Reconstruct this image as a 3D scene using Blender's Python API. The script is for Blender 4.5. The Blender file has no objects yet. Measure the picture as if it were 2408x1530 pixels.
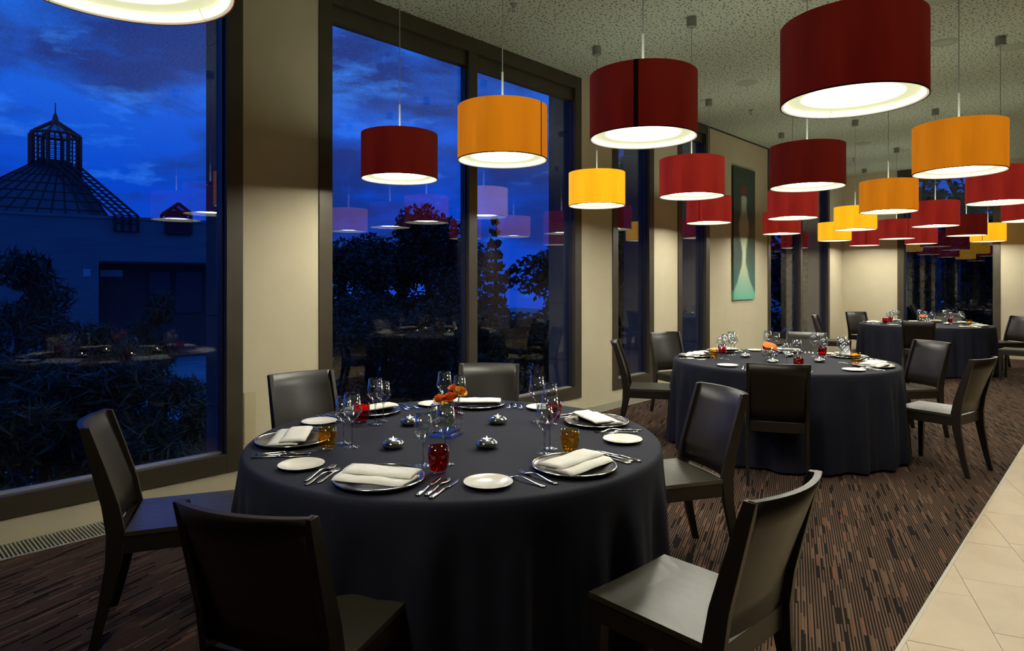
import bpy, bmesh, math, random
import numpy as np
from mathutils import Vector, Matrix
PI = math.pi
random.seed(7)
C = bpy.context.scene.collection
S = bpy.context.scene

# ------------------------------------------------------------------ camera
cd = bpy.data.cameras.new('camera'); cam = bpy.data.objects.new('camera', cd); C.objects.link(cam)
cam.location = (4.495, 0, 1.44)
cam.rotation_euler = (PI/2, 0, math.radians(43.3))
cd.sensor_width = 36; cd.lens = 36*1530/2408
cd.shift_x = 0; cd.shift_y = -(765-663)/2408
cd.clip_end = 400
S.camera = cam

# ------------------------------------------------------------------ world: dusk sky
W = bpy.data.worlds.new('dusk_sky'); S.world = W; W.use_nodes = True
nt = W.node_tree; N = nt.nodes; L = nt.links; N.clear()
def nd(t, **k):
    n = N.new(t)
    for a, b in k.items(): setattr(n, a, b)
    return n
tc = nd('ShaderNodeTexCoord'); sep = nd('ShaderNodeSeparateXYZ'); L.new(tc.outputs['Generated'], sep.inputs[0])
grad = nd('ShaderNodeValToRGB'); L.new(sep.outputs['Z'], grad.inputs[0])
g = grad.color_ramp; g.elements[0].position = 0.0; g.elements[0].color = (0.004, 0.045, 0.42, 1)
g.elements[1].position = 0.75; g.elements[1].color = (0.004, 0.075, 0.40, 1)
e = g.elements.new(0.12); e.color = (0.0015, 0.045, 0.44, 1)
e = g.elements.new(0.32); e.color = (0.004, 0.105, 0.60, 1)
mp = nd('ShaderNodeMapping'); mp.inputs['Scale'].default_value = (2.2, 2.2, 6.5); mp.inputs['Location'].default_value = (3.1, 0.4, 1.7)
L.new(tc.outputs['Generated'], mp.inputs[0])
nz = nd('ShaderNodeTexNoise'); nz.inputs['Scale'].default_value = 1.7; nz.inputs['Detail'].default_value = 9; nz.inputs['Roughness'].default_value = 0.62
nz.inputs['Distortion'].default_value = 0.35
L.new(mp.outputs[0], nz.inputs['Vector'])
cr = nd('ShaderNodeValToRGB'); cr.color_ramp.elements[0].position = 0.43; cr.color_ramp.elements[1].position = 0.60
L.new(nz.outputs['Fac'], cr.inputs[0])
mx = nd('ShaderNodeMix', data_type='RGBA'); L.new(cr.outputs['Color'], mx.inputs[0])
L.new(grad.outputs['Color'], mx.inputs[6]); mx.inputs[7].default_value = (0.006, 0.024, 0.17, 1)
nz2 = nd('ShaderNodeTexNoise'); nz2.inputs['Scale'].default_value = 3.1; nz2.inputs['Detail'].default_value = 10; nz2.inputs['Roughness'].default_value = 0.66
mp2 = nd('ShaderNodeMapping'); mp2.inputs['Scale'].default_value = (1.6, 1.6, 5.0); mp2.inputs['Location'].default_value = (0.7, 5.2, 0.2)
L.new(tc.outputs['Generated'], mp2.inputs[0]); L.new(mp2.outputs[0], nz2.inputs['Vector'])
cr2 = nd('ShaderNodeValToRGB'); cr2.color_ramp.elements[0].position = 0.54; cr2.color_ramp.elements[1].position = 0.74
L.new(nz2.outputs['Fac'], cr2.inputs[0])
mx2 = nd('ShaderNodeMix', data_type='RGBA'); L.new(cr2.outputs['Color'], mx2.inputs[0])
L.new(mx.outputs[2], mx2.inputs[6]); mx2.inputs[7].default_value = (0.03, 0.20, 0.80, 1)
bg = nd('ShaderNodeBackground'); bg.inputs['Strength'].default_value = 1.6
L.new(mx2.outputs[2], bg.inputs['Color'])
ow = nd('ShaderNodeOutputWorld'); L.new(bg.outputs[0], ow.inputs[0])

# ------------------------------------------------------------------ exposure
S.view_settings.view_transform = 'Standard'; S.view_settings.look = 'None'
S.view_settings.exposure = 0.0; S.view_settings.gamma = 1.0; S.view_settings.use_curve_mapping = False
S.cycles.max_bounces = 7; S.cycles.diffuse_bounces = 4; S.cycles.glossy_bounces = 4
S.cycles.transparent_max_bounces = 24; S.cycles.sample_clamp_indirect = 6.0
S.cycles.caustics_reflective = False; S.cycles.caustics_refractive = False
LAMP_DISC = 76.0      # radiance of a lamp's diffuser centre
SPOT_W = 70           # downlights over the stone passage

# ------------------------------------------------------------------ materials
class M:
    """tiny node-material builder"""
    def __init__(s, name):
        s.m = bpy.data.materials.new(name); s.m.use_nodes = True
        s.t = s.m.node_tree; s.n = s.t.nodes; s.p = s.n['Principled BSDF']; s.out = s.n['Material Output']
    def node(s, t, **k):
        n = s.n.new(t)
        for a, b in k.items():
            if a.startswith('i_'): n.inputs[a[2:].replace('_', ' ')].default_value = b
            else: setattr(n, a, b)
        return n
    def link(s, a, b): s.t.links.new(a, b)
    def set(s, **k):
        for a, b in k.items(): s.p.inputs[a.replace('_', ' ')].default_value = b
        return s
    def math(s, op, a, b=None, c=None):
        n = s.node('ShaderNodeMath', operation=op)
        for i, v in enumerate((a, b, c)):
            if v is None: continue
            if isinstance(v, (int, float)): n.inputs[i].default_value = v
            else: s.link(v, n.inputs[i])
        return n.outputs[0]
    def mix(s, f, a, b):
        n = s.node('ShaderNodeMix', data_type='RGBA')
        for i, v in ((0, f), (6, a), (7, b)):
            if isinstance(v, (int, float, tuple)): n.inputs[i].default_value = v
            else: s.link(v, n.inputs[i])
        return n.outputs[2]
    def noise(s, scale, detail=4, rough=.55, stretch=None, coord='Object'):
        t = s.node('ShaderNodeTexCoord'); n = s.node('ShaderNodeTexNoise'); n.inputs['Scale'].default_value = scale
        n.inputs['Detail'].default_value = detail; n.inputs['Roughness'].default_value = rough
        o = t.outputs[coord]
        if stretch:
            mp = s.node('ShaderNodeMapping'); mp.inputs['Scale'].default_value = stretch; s.link(o, mp.inputs[0]); o = mp.outputs[0]
        s.link(o, n.inputs['Vector']); return n.outputs['Fac']
    def ramp(s, f, stops):
        r = s.node('ShaderNodeValToRGB'); s.link(f, r.inputs[0]); e = r.color_ramp.elements
        e[0].position, e[0].color = stops[0]; e[1].position, e[1].color = stops[-1]
        for p, c in stops[1:-1]:
            q = e.new(p); q.color = c
        return r.outputs[0]
    def bump(s, h, strength=.2, dist=.002):
        b = s.node('ShaderNodeBump'); b.inputs['Strength'].default_value = strength; b.inputs['Distance'].default_value = dist
        s.link(h, b.inputs['Height']); s.link(b.outputs[0], s.p.inputs['Normal'])

def simple(name, col, rough=.5, metal=0., **k):
    m = M(name); m.set(Base_Color=(*col, 1), Roughness=rough, Metallic=metal)
    for a, b in k.items(): m.p.inputs[a.replace('_', ' ')].default_value = b
    return m.m
def noisy(name, c1, c2, scale, rough=.5, metal=0., detail=5, stretch=None, bump=0, **k):
    m = M(name); f = m.noise(scale, detail, .6, stretch)
    m.link(m.ramp(f, [(.35, (*c1, 1)), (.68, (*c2, 1))]), m.p.inputs['Base Color'])
    m.set(Roughness=rough, Metallic=metal)
    for a, b in k.items(): m.p.inputs[a.replace('_', ' ')].default_value = b
    if bump: m.bump(f, bump, .002)
    return m.m

MT = {}
MT['plaster'] = noisy('plaster', (.56, .495, .345), (.60, .53, .37), 3, .85, bump=.05)
MT['plaster_dark'] = noisy('plaster_dark', (.06, .052, .045), (.075, .065, .055), 2, .8)
MT['frame'] = noisy('window_frame_metal', (.060, .048, .030), (.075, .061, .040), 4, .42, .25)
MT['frame_dark'] = simple('window_gasket', (.02, .02, .018), .4)
MT['stone_out'] = noisy('facade_stone', (.050, .055, .07), (.075, .08, .095), 6, .7, bump=.1)
MT['wood'] = noisy('wenge_wood', (.0088, .0058, .0036), (.0145, .0096, .0060), 5, .38, detail=8, stretch=(30, 30, 1.5), bump=.06)
MT['wood'].node_tree.nodes['Principled BSDF'].inputs['IOR'].default_value = 1.44
MT['wood_seat_lit'] = noisy('wenge_seat_lit', (.017, .0140, .0065), (.030, .025, .0120), 6, .34, detail=9, stretch=(4, 60, 4), bump=.08)  # lighter olive tint in the seat colour stands for yellowish reflected light
MT['wood_seat_lit'].node_tree.nodes['Principled BSDF'].inputs['IOR'].default_value = 1.85
MT['grille'] = simple('grille_aluminium', (.55, .54, .46), .38, .6)
MT['dark'] = simple('dark_void', (.008, .008, .008), .9)
MT['trim'] = simple('floor_trim', (.42, .39, .30), .4, .3)
MT['porcelain'] = simple('porcelain', (.83, .80, .70), .22)
MT['linen'] = noisy('napkin_linen', (.80, .78, .70), (.86, .84, .76), 60, .85, bump=.12)
MT['charger'] = simple('pewter_charger', (.22, .20, .18), .26, 1.0)
MT['silver'] = simple('silver', (.72, .70, .66), .14, 1.0)
MT['chrome'] = simple('chrome', (.75, .74, .72), .08, 1.0)
MT['cable'] = simple('steel_cable', (.42, .43, .38), .4, .4)
MT['canopy'] = simple('canopy_metal', (.26, .27, .235), .6, .0)
MT['stem'] = simple('green_stem', (.06, .16, .03), .5)
MT['wax'] = simple('wax', (.8, .75, .6), .5)
MT['petal_orange'] = noisy('petal_orange', (.85, .13, .02), (.95, .28, .03), 30, .55)
MT['petal_yellow'] = noisy('petal_yellow', (.85, .35, .03), (.9, .5, .06), 30, .55)
MT['card'] = simple('white_card', (.8, .78, .75), .7)
MT['bark'] = simple('bark', (.02, .016, .012), .9)
MT['leaf'] = noisy('dark_leaves', (.018, .035, .022), (.035, .07, .045), 1.2, .7)
MT['needle'] = noisy('pine_needles', (.022, .045, .035), (.045, .085, .07), 1.2, .7)
MT['ground'] = noisy('outside_gravel', (.25, .27, .30), (.42, .44, .46), .5, .9)
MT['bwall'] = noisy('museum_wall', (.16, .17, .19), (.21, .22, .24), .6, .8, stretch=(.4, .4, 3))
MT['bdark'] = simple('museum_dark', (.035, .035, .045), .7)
MT['bbar'] = simple('museum_bar', (.012, .012, .018), .6)
MT['bglass'] = simple('museum_glass', (.05, .055, .08), .25)
MT['bsign'] = simple('museum_panel', (.40, .45, .50), .6)
MT['detector'] = simple('ceiling_disc', (.36, .40, .31), .7)

# tablecloth
m = M('tablecloth'); f = m.noise(220, 3); m.link(m.ramp(f, [(.3, (.0095, .0105, .0200, 1)), (.7, (.0135, .0150, .0270, 1))]), m.p.inputs['Base Color'])
m.set(Roughness=.75); m.p.inputs['Specular IOR Level'].default_value = .16; m.p.inputs['Sheen Weight'].default_value = .02; m.p.inputs['Sheen Roughness'].default_value = .5
m.bump(f, .15, .001); MT['cloth'] = m.m

# carpet: short broken stripes woven at an angle to the wall
m = M('striped_carpet'); geo = m.node('ShaderNodeNewGeometry'); sx = m.node('ShaderNodeSeparateXYZ'); m.link(geo.outputs['Position'], sx.inputs[0])
X, Y = sx.outputs['X'], sx.outputs['Y']
u = m.math('ADD', m.math('MULTIPLY', X, .9404), m.math('MULTIPLY', Y, .34))
v = m.math('ADD', m.math('MULTIPLY', X, .34), m.math('MULTIPLY', Y, -.9404))
def cell(uw, vl, seed):
    cu = m.math('FLOOR', m.math('DIVIDE', u, uw))
    wn = m.node('ShaderNodeTexWhiteNoise', noise_dimensions='2D'); cb = m.node('ShaderNodeCombineXYZ')
    m.link(cu, cb.inputs[0]); cb.inputs[1].default_value = seed; m.link(cb.outputs[0], wn.inputs['Vector'])
    cv = m.math('FLOOR', m.math('ADD', m.math('DIVIDE', v, vl), m.math('MULTIPLY', wn.outputs['Value'], 3.0)))
    w2 = m.node('ShaderNodeTexWhiteNoise', noise_dimensions='3D'); c2 = m.node('ShaderNodeCombineXYZ')
    m.link(cu, c2.inputs[0]); m.link(cv, c2.inputs[1]); c2.inputs[2].default_value = seed+.5
    m.link(c2.outputs[0], w2.inputs['Vector']); return w2.outputs['Value']
a = cell(.0062, .45, 1.); b = cell(.0124, .15, 5.)
per = m.math('GREATER_THAN', m.math('FRACT', m.math('DIVIDE', u, .0124)), .47)
k = m.math('ADD', m.math('ADD', m.math('MULTIPLY', per, .50), m.math('MULTIPLY', a, .16)), m.math('MULTIPLY', m.math('ADD', m.math('GREATER_THAN', b, .88), m.math('MULTIPLY', m.math('LESS_THAN', b, .11), -1.0)), .45))
col = m.ramp(k, [(.12, (.010, .0068, .0055, 1)), (.30, (.020, .0130, .0100, 1)), (.50, (.090, .054, .036, 1)), (.70, (.125, .078, .052, 1))])
col = m.mix(m.math('MULTIPLY', m.math('GREATER_THAN', b, .965), .35), col, (.17, .05, .03, 1))
m.link(col, m.p.inputs['Base Color']); m.set(Roughness=.95); m.p.inputs['Specular IOR Level'].default_value = .1
m.bump(m.math('ADD', a, m.noise(700, 2, coord='Object')), .35, .003); MT['carpet'] = m.m

# ceiling: perforated acoustic plasterboard
m = M('perforated_ceiling'); t = m.node('ShaderNodeTexCoord'); mp = m.node('ShaderNodeMapping'); mp.inputs['Rotation'].default_value = (0, 0, .35)
m.link(t.outputs['Object'], mp.inputs[0]); vo = m.node('ShaderNodeTexVoronoi', voronoi_dimensions='2D'); vo.inputs['Scale'].default_value = 27
m.link(mp.outputs[0], vo.inputs['Vector'])
wn = m.node('ShaderNodeTexWhiteNoise', noise_dimensions='3D'); m.link(vo.outputs['Position'], wn.inputs['Vector'])
hole = m.math('LESS_THAN', vo.outputs['Distance'], m.math('ADD', m.math('MULTIPLY', wn.outputs['Value'], .13), .12))
m.link(m.mix(hole, (.50, .545, .43, 1), (.09, .10, .08, 1)), m.p.inputs['Base Color']); m.set(Roughness=.9)
m.bump(m.math('SUBTRACT', 1.0, hole), .5, .004); MT['ceiling'] = m.m

# travertine tiles
m = M('limestone'); f = m.noise(3.2, 8, .65, (1, 1, 1), 'Object'); f2 = m.noise(26, 6, .7, (1, 4, 1), 'Object')
oi = m.node('ShaderNodeObjectInfo')
col = m.ramp(f, [(.3, (.38, .29, .175, 1)), (.5, (.46, .36, .225, 1)), (.72, (.50, .40, .26, 1))])
col = m.mix(m.ramp(f2, [(.60, (0, 0, 0, 1)), (.75, (.35, .35, .35, 1))]), col, (.36, .27, .18, 1))
col = m.mix(m.math('MULTIPLY', oi.outputs['Random'], .25), col, (.55, .43, .28, 1))
m.link(col, m.p.inputs['Base Color']); m.set(Roughness=.38); MT['limestone'] = m.m
MT['grout'] = simple('grout', (.16, .12, .09), .9)

# glass pane and table glass: thin walls, transparent plus fresnel reflection
def thin_glass(name, tint, ior, rough=0.0, boost=1.0):
    m = M(name); m.n.remove(m.p)
    tr = m.node('ShaderNodeBsdfTransparent'); tr.inputs[0].default_value = (*tint, 1)
    gl = m.node('ShaderNodeBsdfGlossy'); gl.inputs['Roughness'].default_value = rough; gl.inputs['Color'].default_value = (.95, .97, 1, 1)
    fr = m.node('ShaderNodeFresnel'); fr.inputs['IOR'].default_value = ior
    ge = m.node('ShaderNodeNewGeometry')
    fac = fr.outputs[0]
    # same reflectance from either side of the wall
    lw = m.node('ShaderNodeLayerWeight'); lw.inputs['Blend'].default_value = .5
    x = m.math('POWER', lw.outputs['Facing'], 4.0)
    r0 = ((ior-1)/(ior+1))**2
    fac = m.math('MULTIPLY', m.math('ADD', m.math('MULTIPLY', x, 1-r0), r0), boost)
    fac = m.math('MINIMUM', fac, 1.0)
    mixs = m.node('ShaderNodeMixShader'); m.link(fac, mixs.inputs[0]); m.link(tr.outputs[0], mixs.inputs[1]); m.link(gl.outputs[0], mixs.inputs[2])
    m.link(mixs.outputs[0], m.out.inputs['Surface']); return m.m
MT['pane'] = thin_glass('double_glazing', (.93, .95, .97), 1.75)
MT['glass'] = thin_glass('clear_table_glass', (.90, .92, .93), 1.6, .02, 3.0)
MT['glass_base'] = thin_glass('thick_clear_glass', (.78, .82, .86), 1.7, .04, 1.5)
MT['glass_red'] = thin_glass('red_glass', (.85, .03, .02), 1.5, .01, 1.2)
MT['glass_amber'] = thin_glass('amber_glass', (.98, .78, .30), 1.5, .01, 1.2)

# lamps
def emit(name, col, s, base=(.8, .8, .8)):
    m = M(name); m.set(Base_Color=(*base, 1), Roughness=.6); m.p.inputs['Emission Color'].default_value = (*col, 1); m.p.inputs['Emission Strength'].default_value = s
    return m
def shade_mat(name, base, e1, e2, s):
    m = emit(name, e1, s, base); m.set(Roughness=.8)
    f = m.noise(1, 3, .6, (160, 160, 4)); g = m.noise(2.2, 2, .5, (3, 3, .6))
    k = m.math('ADD', m.math('MULTIPLY', f, .35), m.math('MULTIPLY', g, .65))
    m.link(m.ramp(k, [(.36, (*e1, 1)), (.62, (*e2, 1))]), m.p.inputs['Emission Color']); return m.m
MT['shade_red'] = shade_mat('red_silk', (.15, .009, .006), (.22, .010, .008), (.33, .019, .011), .72)
MT['shade_darkred'] = shade_mat('dim_red_silk', (.095, .006, .004), (.20, .006, .004), (.30, .013, .006), .20)  # copy of the red silk, darker base and glow standing for less light
MT['shade_orange'] = shade_mat('orange_silk', (.60, .20, .012), (.58, .165, .004), (.74, .22, .006), .72)
MT['shade_yellow'] = shade_mat('yellow_silk', (.8, .42, .02), (.90, .40, .008), (1.0, .50, .010), 1.05)
MT['seam_red'] = simple('seam_red', (.02, .002, .002), .8); MT['seam_orange'] = simple('seam_orange', (.16, .03, .01), .8)
MT['lip'] = emit('lamp_lip', (1.0, .97, .72), .5, (.8, .78, .6)).m
m = M('lamp_diffuser'); m.set(Base_Color=(.8, .8, .7, 1), Roughness=.6)
t = m.node('ShaderNodeTexCoord'); vl = m.node('ShaderNodeVectorMath', operation='LENGTH')
sc_ = m.node('ShaderNodeVectorMath', operation='MULTIPLY'); sc_.inputs[1].default_value = (1, 1, 0); m.link(t.outputs['Object'], sc_.inputs[0]); m.link(sc_.outputs[0], vl.inputs[0])
rr = m.math('DIVIDE', vl.outputs['Value'], .235)
m.link(m.ramp(rr, [(0., (1, .96, .88, 1)), (.45, (1, .97, .80, 1)), (.75, (.95, .97, .66, 1)), (1., (.90, .92, .55, 1))]), m.p.inputs['Emission Color'])
fall = m.ramp(rr, [(0., (1, 1, 1, 1)), (.42, (.45, .45, .45, 1)), (.64, (.030, .030, .030, 1)), (.84, (.0044, .0044, .0044, 1))])
m.link(m.math('MULTIPLY', fall, LAMP_DISC*2.2), m.p.inputs['Emission Strength']); MT['diffuser'] = m.m
MT['flame'] = emit('candle_flame', (1, .70, .38), 40).m
MT['downlight'] = emit('downlight_lens', (1, .80, .52), 14).m

# ------------------------------------------------------------------ mesh building
class G:
    def __init__(s): s.v = []; s.f = []
    def add(s, vs, fs):
        o = len(s.v); s.v += [tuple(p) for p in vs]; s.f += [tuple(i+o for i in q) for q in fs]; return s
    def box(s, x0, x1, y0, y1, z0, z1):
        return s.add([(x0, y0, z0), (x1, y0, z0), (x1, y1, z0), (x0, y1, z0), (x0, y0, z1), (x1, y0, z1), (x1, y1, z1), (x0, y1, z1)],
                     [(3, 2, 1, 0), (4, 5, 6, 7), (0, 1, 5, 4), (1, 2, 6, 5), (2, 3, 7, 6), (3, 0, 4, 7)])
    def lathe(s, prof, n=32, c=(0, 0, 0), close=False):
        vs = []; fs = []; k = len(prof)
        for i in range(n):
            a = 2*PI*i/n
            for r, z in prof: vs.append((c[0]+r*math.cos(a), c[1]+r*math.sin(a), c[2]+z))
        for i in range(n):
            j = (i+1) % n
            for q in range(k-1 + (1 if close else 0)):
                q2 = (q+1) % k
                fs.append((i*k+q, j*k+q, j*k+q2, i*k+q2))
        return s.add(vs, fs)
    def tube(s, pts, r, n=8, cap=True):
        pts = [Vector(p) for p in pts]; rs = r if isinstance(r, (list, tuple)) else [r]*len(pts)
        vs = []; fs = []; up = Vector((0, 0, 1))
        for i, p in enumerate(pts):
            d = (pts[min(i+1, len(pts)-1)]-pts[max(i-1, 0)]).normalized()
            a = d.cross(up if abs(d.z) < .95 else Vector((1, 0, 0))).normalized(); b = d.cross(a)
            for q in range(n):
                t = 2*PI*q/n; vs.append(p+(a*math.cos(t)+b*math.sin(t))*rs[i])
        for i in range(len(pts)-1):
            for q in range(n):
                q2 = (q+1) % n; fs.append((i*n+q, i*n+q2, (i+1)*n+q2, (i+1)*n+q))
        if cap: fs.append(tuple(range(n))[::-1]); fs.append(tuple((len(pts)-1)*n+q for q in range(n)))
        return s.add(vs, fs)
    def sweep(s, secs):
        """closed sections (lists of equal length) joined and capped"""
        n = len(secs[0]); vs = [p for q in secs for p in q]; fs = []
        for i in range(len(secs)-1):
            for q in range(n):
                q2 = (q+1) % n; fs.append((i*n+q, i*n+q2, (i+1)*n+q2, (i+1)*n+q))
        fs.append(tuple(range(n))[::-1]); fs.append(tuple((len(secs)-1)*n+q for q in range(n)))
        return s.add(vs, fs)
    def bar(s, a, b, w=.05):
        return s.tube([a, b], w/2*1.41, 4)
    def mesh(s, name, mat, smooth=False, bevel=0):
        me = bpy.data.meshes.new(name); me.from_pydata(s.v, [], s.f); me.validate()
        bm = bmesh.new(); bm.from_mesh(me)
        bmesh.ops.recalc_face_normals(bm, faces=bm.faces)
        if bevel: bmesh.ops.bevel(bm, geom=list(bm.edges), offset=bevel, segments=2, affect='EDGES', profile=.6)
        for f in bm.faces: f.smooth = smooth
        bm.to_mesh(me); bm.free(); me.materials.append(mat if not isinstance(mat, str) else MT[mat]); return me
    def obj(s, name, mat, parent=None, smooth=False, bevel=0, loc=None):
        return put(name, s.mesh(name, mat, smooth, bevel), parent, loc)
def put(name, me, parent=None, loc=None, rotz=None):
    o = bpy.data.objects.new(name, me); C.objects.link(o)
    if parent: o.parent = parent
    if loc: o.location = loc
    if rotz is not None: o.rotation_euler = (0, 0, rotz)
    return o
def tag(o, label=None, cat=None, group=None, kind=None):
    if label: o['label'] = label
    if cat: o['category'] = cat
    if group: o['group'] = group
    if kind: o['kind'] = kind
    return o
def thing(name, label, cat, loc=(0, 0, 0), rotz=0, group=None):
    o = bpy.data.objects.new(name, None); C.objects.link(o); o.location = loc; o.rotation_euler = (0, 0, rotz); o.empty_display_size = .1
    return tag(o, label, cat, group)
def struct(name, loc=(0, 0, 0)):
    o = bpy.data.objects.new(name, None); C.objects.link(o); o.location = loc; o['kind'] = 'structure'; return o
def dup(root, loc, rotz, label):
    r = root.copy(); C.objects.link(r); r.location = loc; r.rotation_euler = (0, 0, rotz); r['label'] = label
    for ch in list(root.children):
        c = ch.copy(); C.objects.link(c); c.parent = r
        for gch in list(ch.children):
            d = gch.copy(); C.objects.link(d); d.parent = c
    return r

# ================================================================== SETTING
CEIL = 3.75; RX = 10.5; BY = 15.3; NY = -3.0
EXT = -.40
# --- floor
fl = G().box(.26, 3.84, NY, BY, -.05, 0).obj('floor', 'carpet'); tag(fl, 'dark brown carpet with short broken stripes', kind='structure')
fs = struct('floor'); tag(fs, 'pale limestone tiled floor beside the striped carpet')
G().box(3.84, RX, NY, BY, -.06, -.006).obj('grout_bed', 'grout', fs)
st = np.array([.34, -.9404]); nn = np.array([.9404, .34])
def clip(poly, x0):
    out = []
    for i in range(len(poly)):
        a, b = poly[i], poly[(i+1) % len(poly)]
        if a[0] >= x0: out.append(a)
        if (a[0] >= x0) != (b[0] >= x0):
            t = (x0-a[0])/(b[0]-a[0]); out.append((x0, a[1]+t*(b[1]-a[1])))
    return out
tlen, tw, gp = .536, .337, .0012
far_tiles = G(); ntile = 0
for r in range(-4, 24):
    n0 = 3.629+tw*r
    off = {3: -1.507, 4: -2.248, 5: -3.93+tlen*3}.get(r, -1.6-.21*r)
    for q in range(-44, 12):
        s0 = off+tlen*q
        P = [st*(s0+gp)+nn*(n0+gp), st*(s0+tlen-gp)+nn*(n0+gp), st*(s0+tlen-gp)+nn*(n0+tw-gp), st*(s0+gp)+nn*(n0+tw-gp)]
        P = [tuple(p) for p in P]
        if max(p[0] for p in P) < 3.865 or min(p[0] for p in P) > 6.3 or max(p[1] for p in P) < -.5 or min(p[1] for p in P) > 14: continue
        P = clip(P, 3.856)
        if len(P) < 3: continue
        k = len(P); cx_ = sum(p[0] for p in P)/k; cy_ = sum(p[1] for p in P)/k
        dz = random.uniform(-.0006, 0)
        gg = G().add([(p[0]-cx_, p[1]-cy_, -.006) for p in P]+[(p[0]-cx_, p[1]-cy_, dz) for p in P],
                     [tuple(range(k))[::-1], tuple(range(k, 2*k))]+[(i, (i+1) % k, k+(i+1) % k, k+i) for i in range(k)])
        if cx_ < 4.9 and 1.8 < cy_ < 8.5 and ntile < 290:
            ntile += 1; gg.obj('tile', 'limestone', fs, loc=(cx_, cy_, 0))
        else:
            far_tiles.add([(p[0]+cx_, p[1]+cy_, p[2]) for p in gg.v], gg.f)
o = far_tiles.obj('distant_tiles', 'limestone', fs); o['kind'] = 'stuff'
tag(G().box(3.840, 3.856, NY, BY, -.05, .001).obj('trim_1', 'trim'), 'thin metal strip between carpet and limestone', kind='structure')
# --- ceiling
tag(G().box(EXT, RX, NY, BY+.4, CEIL, CEIL+.15).obj('ceiling', 'ceiling'), 'grey green perforated acoustic ceiling', kind='structure')
tag(G().box(0.0, .012, 9.06, 11.2, CEIL-.02, CEIL-.001).obj('shadow_gap_strip', 'frame_dark'), kind='structure')  # dark strip standing for the shade line in the gap under the ceiling
# --- unseen sides of the room
tag(G().box(RX, RX+.15, NY, BY, 0, CEIL).obj('wall_right', 'plaster_dark'), kind='structure')
tag(G().box(EXT, RX+.15, NY-.15, NY, 0, CEIL).obj('wall_front', 'plaster_dark'), kind='structure')
col_ = tag(G().box(9.3, 10.1, 13.9, 14.7, 0, CEIL).obj('wall_pillar', 'plaster', bevel=.01), kind='structure')

# --- window wall (x = 0) and its openings
OPEN = [(-1.30, 2.02, [.36]), (2.61, 5.91, [4.23]), (6.53, 7.47, []), (8.10, 9.04, []), (11.21, 14.43, [12.82])]
wl = tag(struct('wall_left'), 'cream plastered window wall')
edges = [NY]+[e for a, b, _ in OPEN for e in (a, b)]+[BY]
for i in range(0, len(edges), 2):
    G().box(-.12, 0, edges[i], edges[i+1], -.02, CEIL).obj('pier', 'plaster', wl)
for a, b, _ in OPEN: G().box(-.12, 0, a, b, -.02, .135).obj('sill_panel', 'plaster', wl)
we = tag(struct('wall_exterior'), 'dark stone clad outer face of the window wall')
for i in range(0, len(edges), 2):                                   # stone blocks of every pier, recessed joints
    a, b = edges[i]-(.09 if i else 0), edges[i+1]+(.09 if i+2 < len(edges) else 0)
    G().box(EXT+.012, -.125, a+.012, b-.012, -4.4, CEIL+.4).obj('pier_core', 'frame_dark', we)
    for z0, z1 in [(-4.4, -1.0), (-1.0, .55), (.55, 1.20), (1.20, 2.15), (2.15, 3.15), (3.15, CEIL+.4)]:
        G().box(EXT, -.125, a, b, z0+.004, z1-.004).obj('stone', 'stone_out', we)
for a, b, _ in OPEN:
    G().box(EXT, -.125, a, b, -4.4, .12).obj('stone', 'stone_out', we); G().box(EXT, -.125, a, b, CEIL-.12, CEIL+.4).obj('stone', 'stone_out', we)

def window(n, w0, w1, mull, tr, label):
    """tr maps (along, depth, z) to world; depth 0 is the wall face, negative goes outwards"""
    root = tag(struct('window_%d' % n), label)
    def part(name, mat, l0, l1, d0, d1, z0, z1, bevel=.003):
        g_ = G().box(l0, l1, d0, d1, z0, z1); g_.v = [tr(*p) for p in g_.v]; return g_.obj(name, mat, root, bevel=bevel)
    zb, zt = .135, CEIL-.001; fw = .115
    part('jamb', 'frame', w0, w0+fw, -.11, .012, zb, zt); part('jamb', 'frame', w1-fw, w1, -.11, .012, zb, zt)
    part('head', 'frame', w0+fw, w1-fw, -.11, .012, zt-.135, zt); part('sill', 'frame', w0+fw, w1-fw, -.11, .012, zb, zb+.125)
    cuts = [w0+fw]
    for q in mull:
        part('mullion', 'frame', q-.055, q+.055, -.11, .006, zb+.125, zt-.135); cuts += [q-.055, q+.055]
    cuts.append(w1-fw)
    for i in range(0, len(cuts), 2):
        a, b = cuts[i], cuts[i+1]; z0, z1 = zb+.125, zt-.135
        sa = .012 if i == 0 else .012; hd = .13
        part('head_panel', 'frame', a, b, -.11, -.03, z1-hd, z1)
        part('gasket', 'frame_dark', a, a+.012, -.10, -.035, z0, z1-hd, 0); part('gasket', 'frame_dark', b-.012, b, -.10, -.035, z0, z1-hd, 0)
        part('sash_bottom', 'trim', a+.012, b-.012, -.10, -.035, z0, z0+.008, 0)
        part('pane', 'pane', a+.012, b-.012, -.080, -.072, z0+.008, z1-hd, 0)
    return root
trl = lambda l, d, z: (d, l, z)
wd = ['large two-pane window whose view shows the glass cupola', 'large two-pane window behind the front table', 'narrow window just past the wide window behind the front table',
      'narrow window just before the framed painting', 'two-pane window just past the painting']
for i, (a, b, q) in enumerate(OPEN): window(i+1, a, b, q, trl, wd[i])

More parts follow.
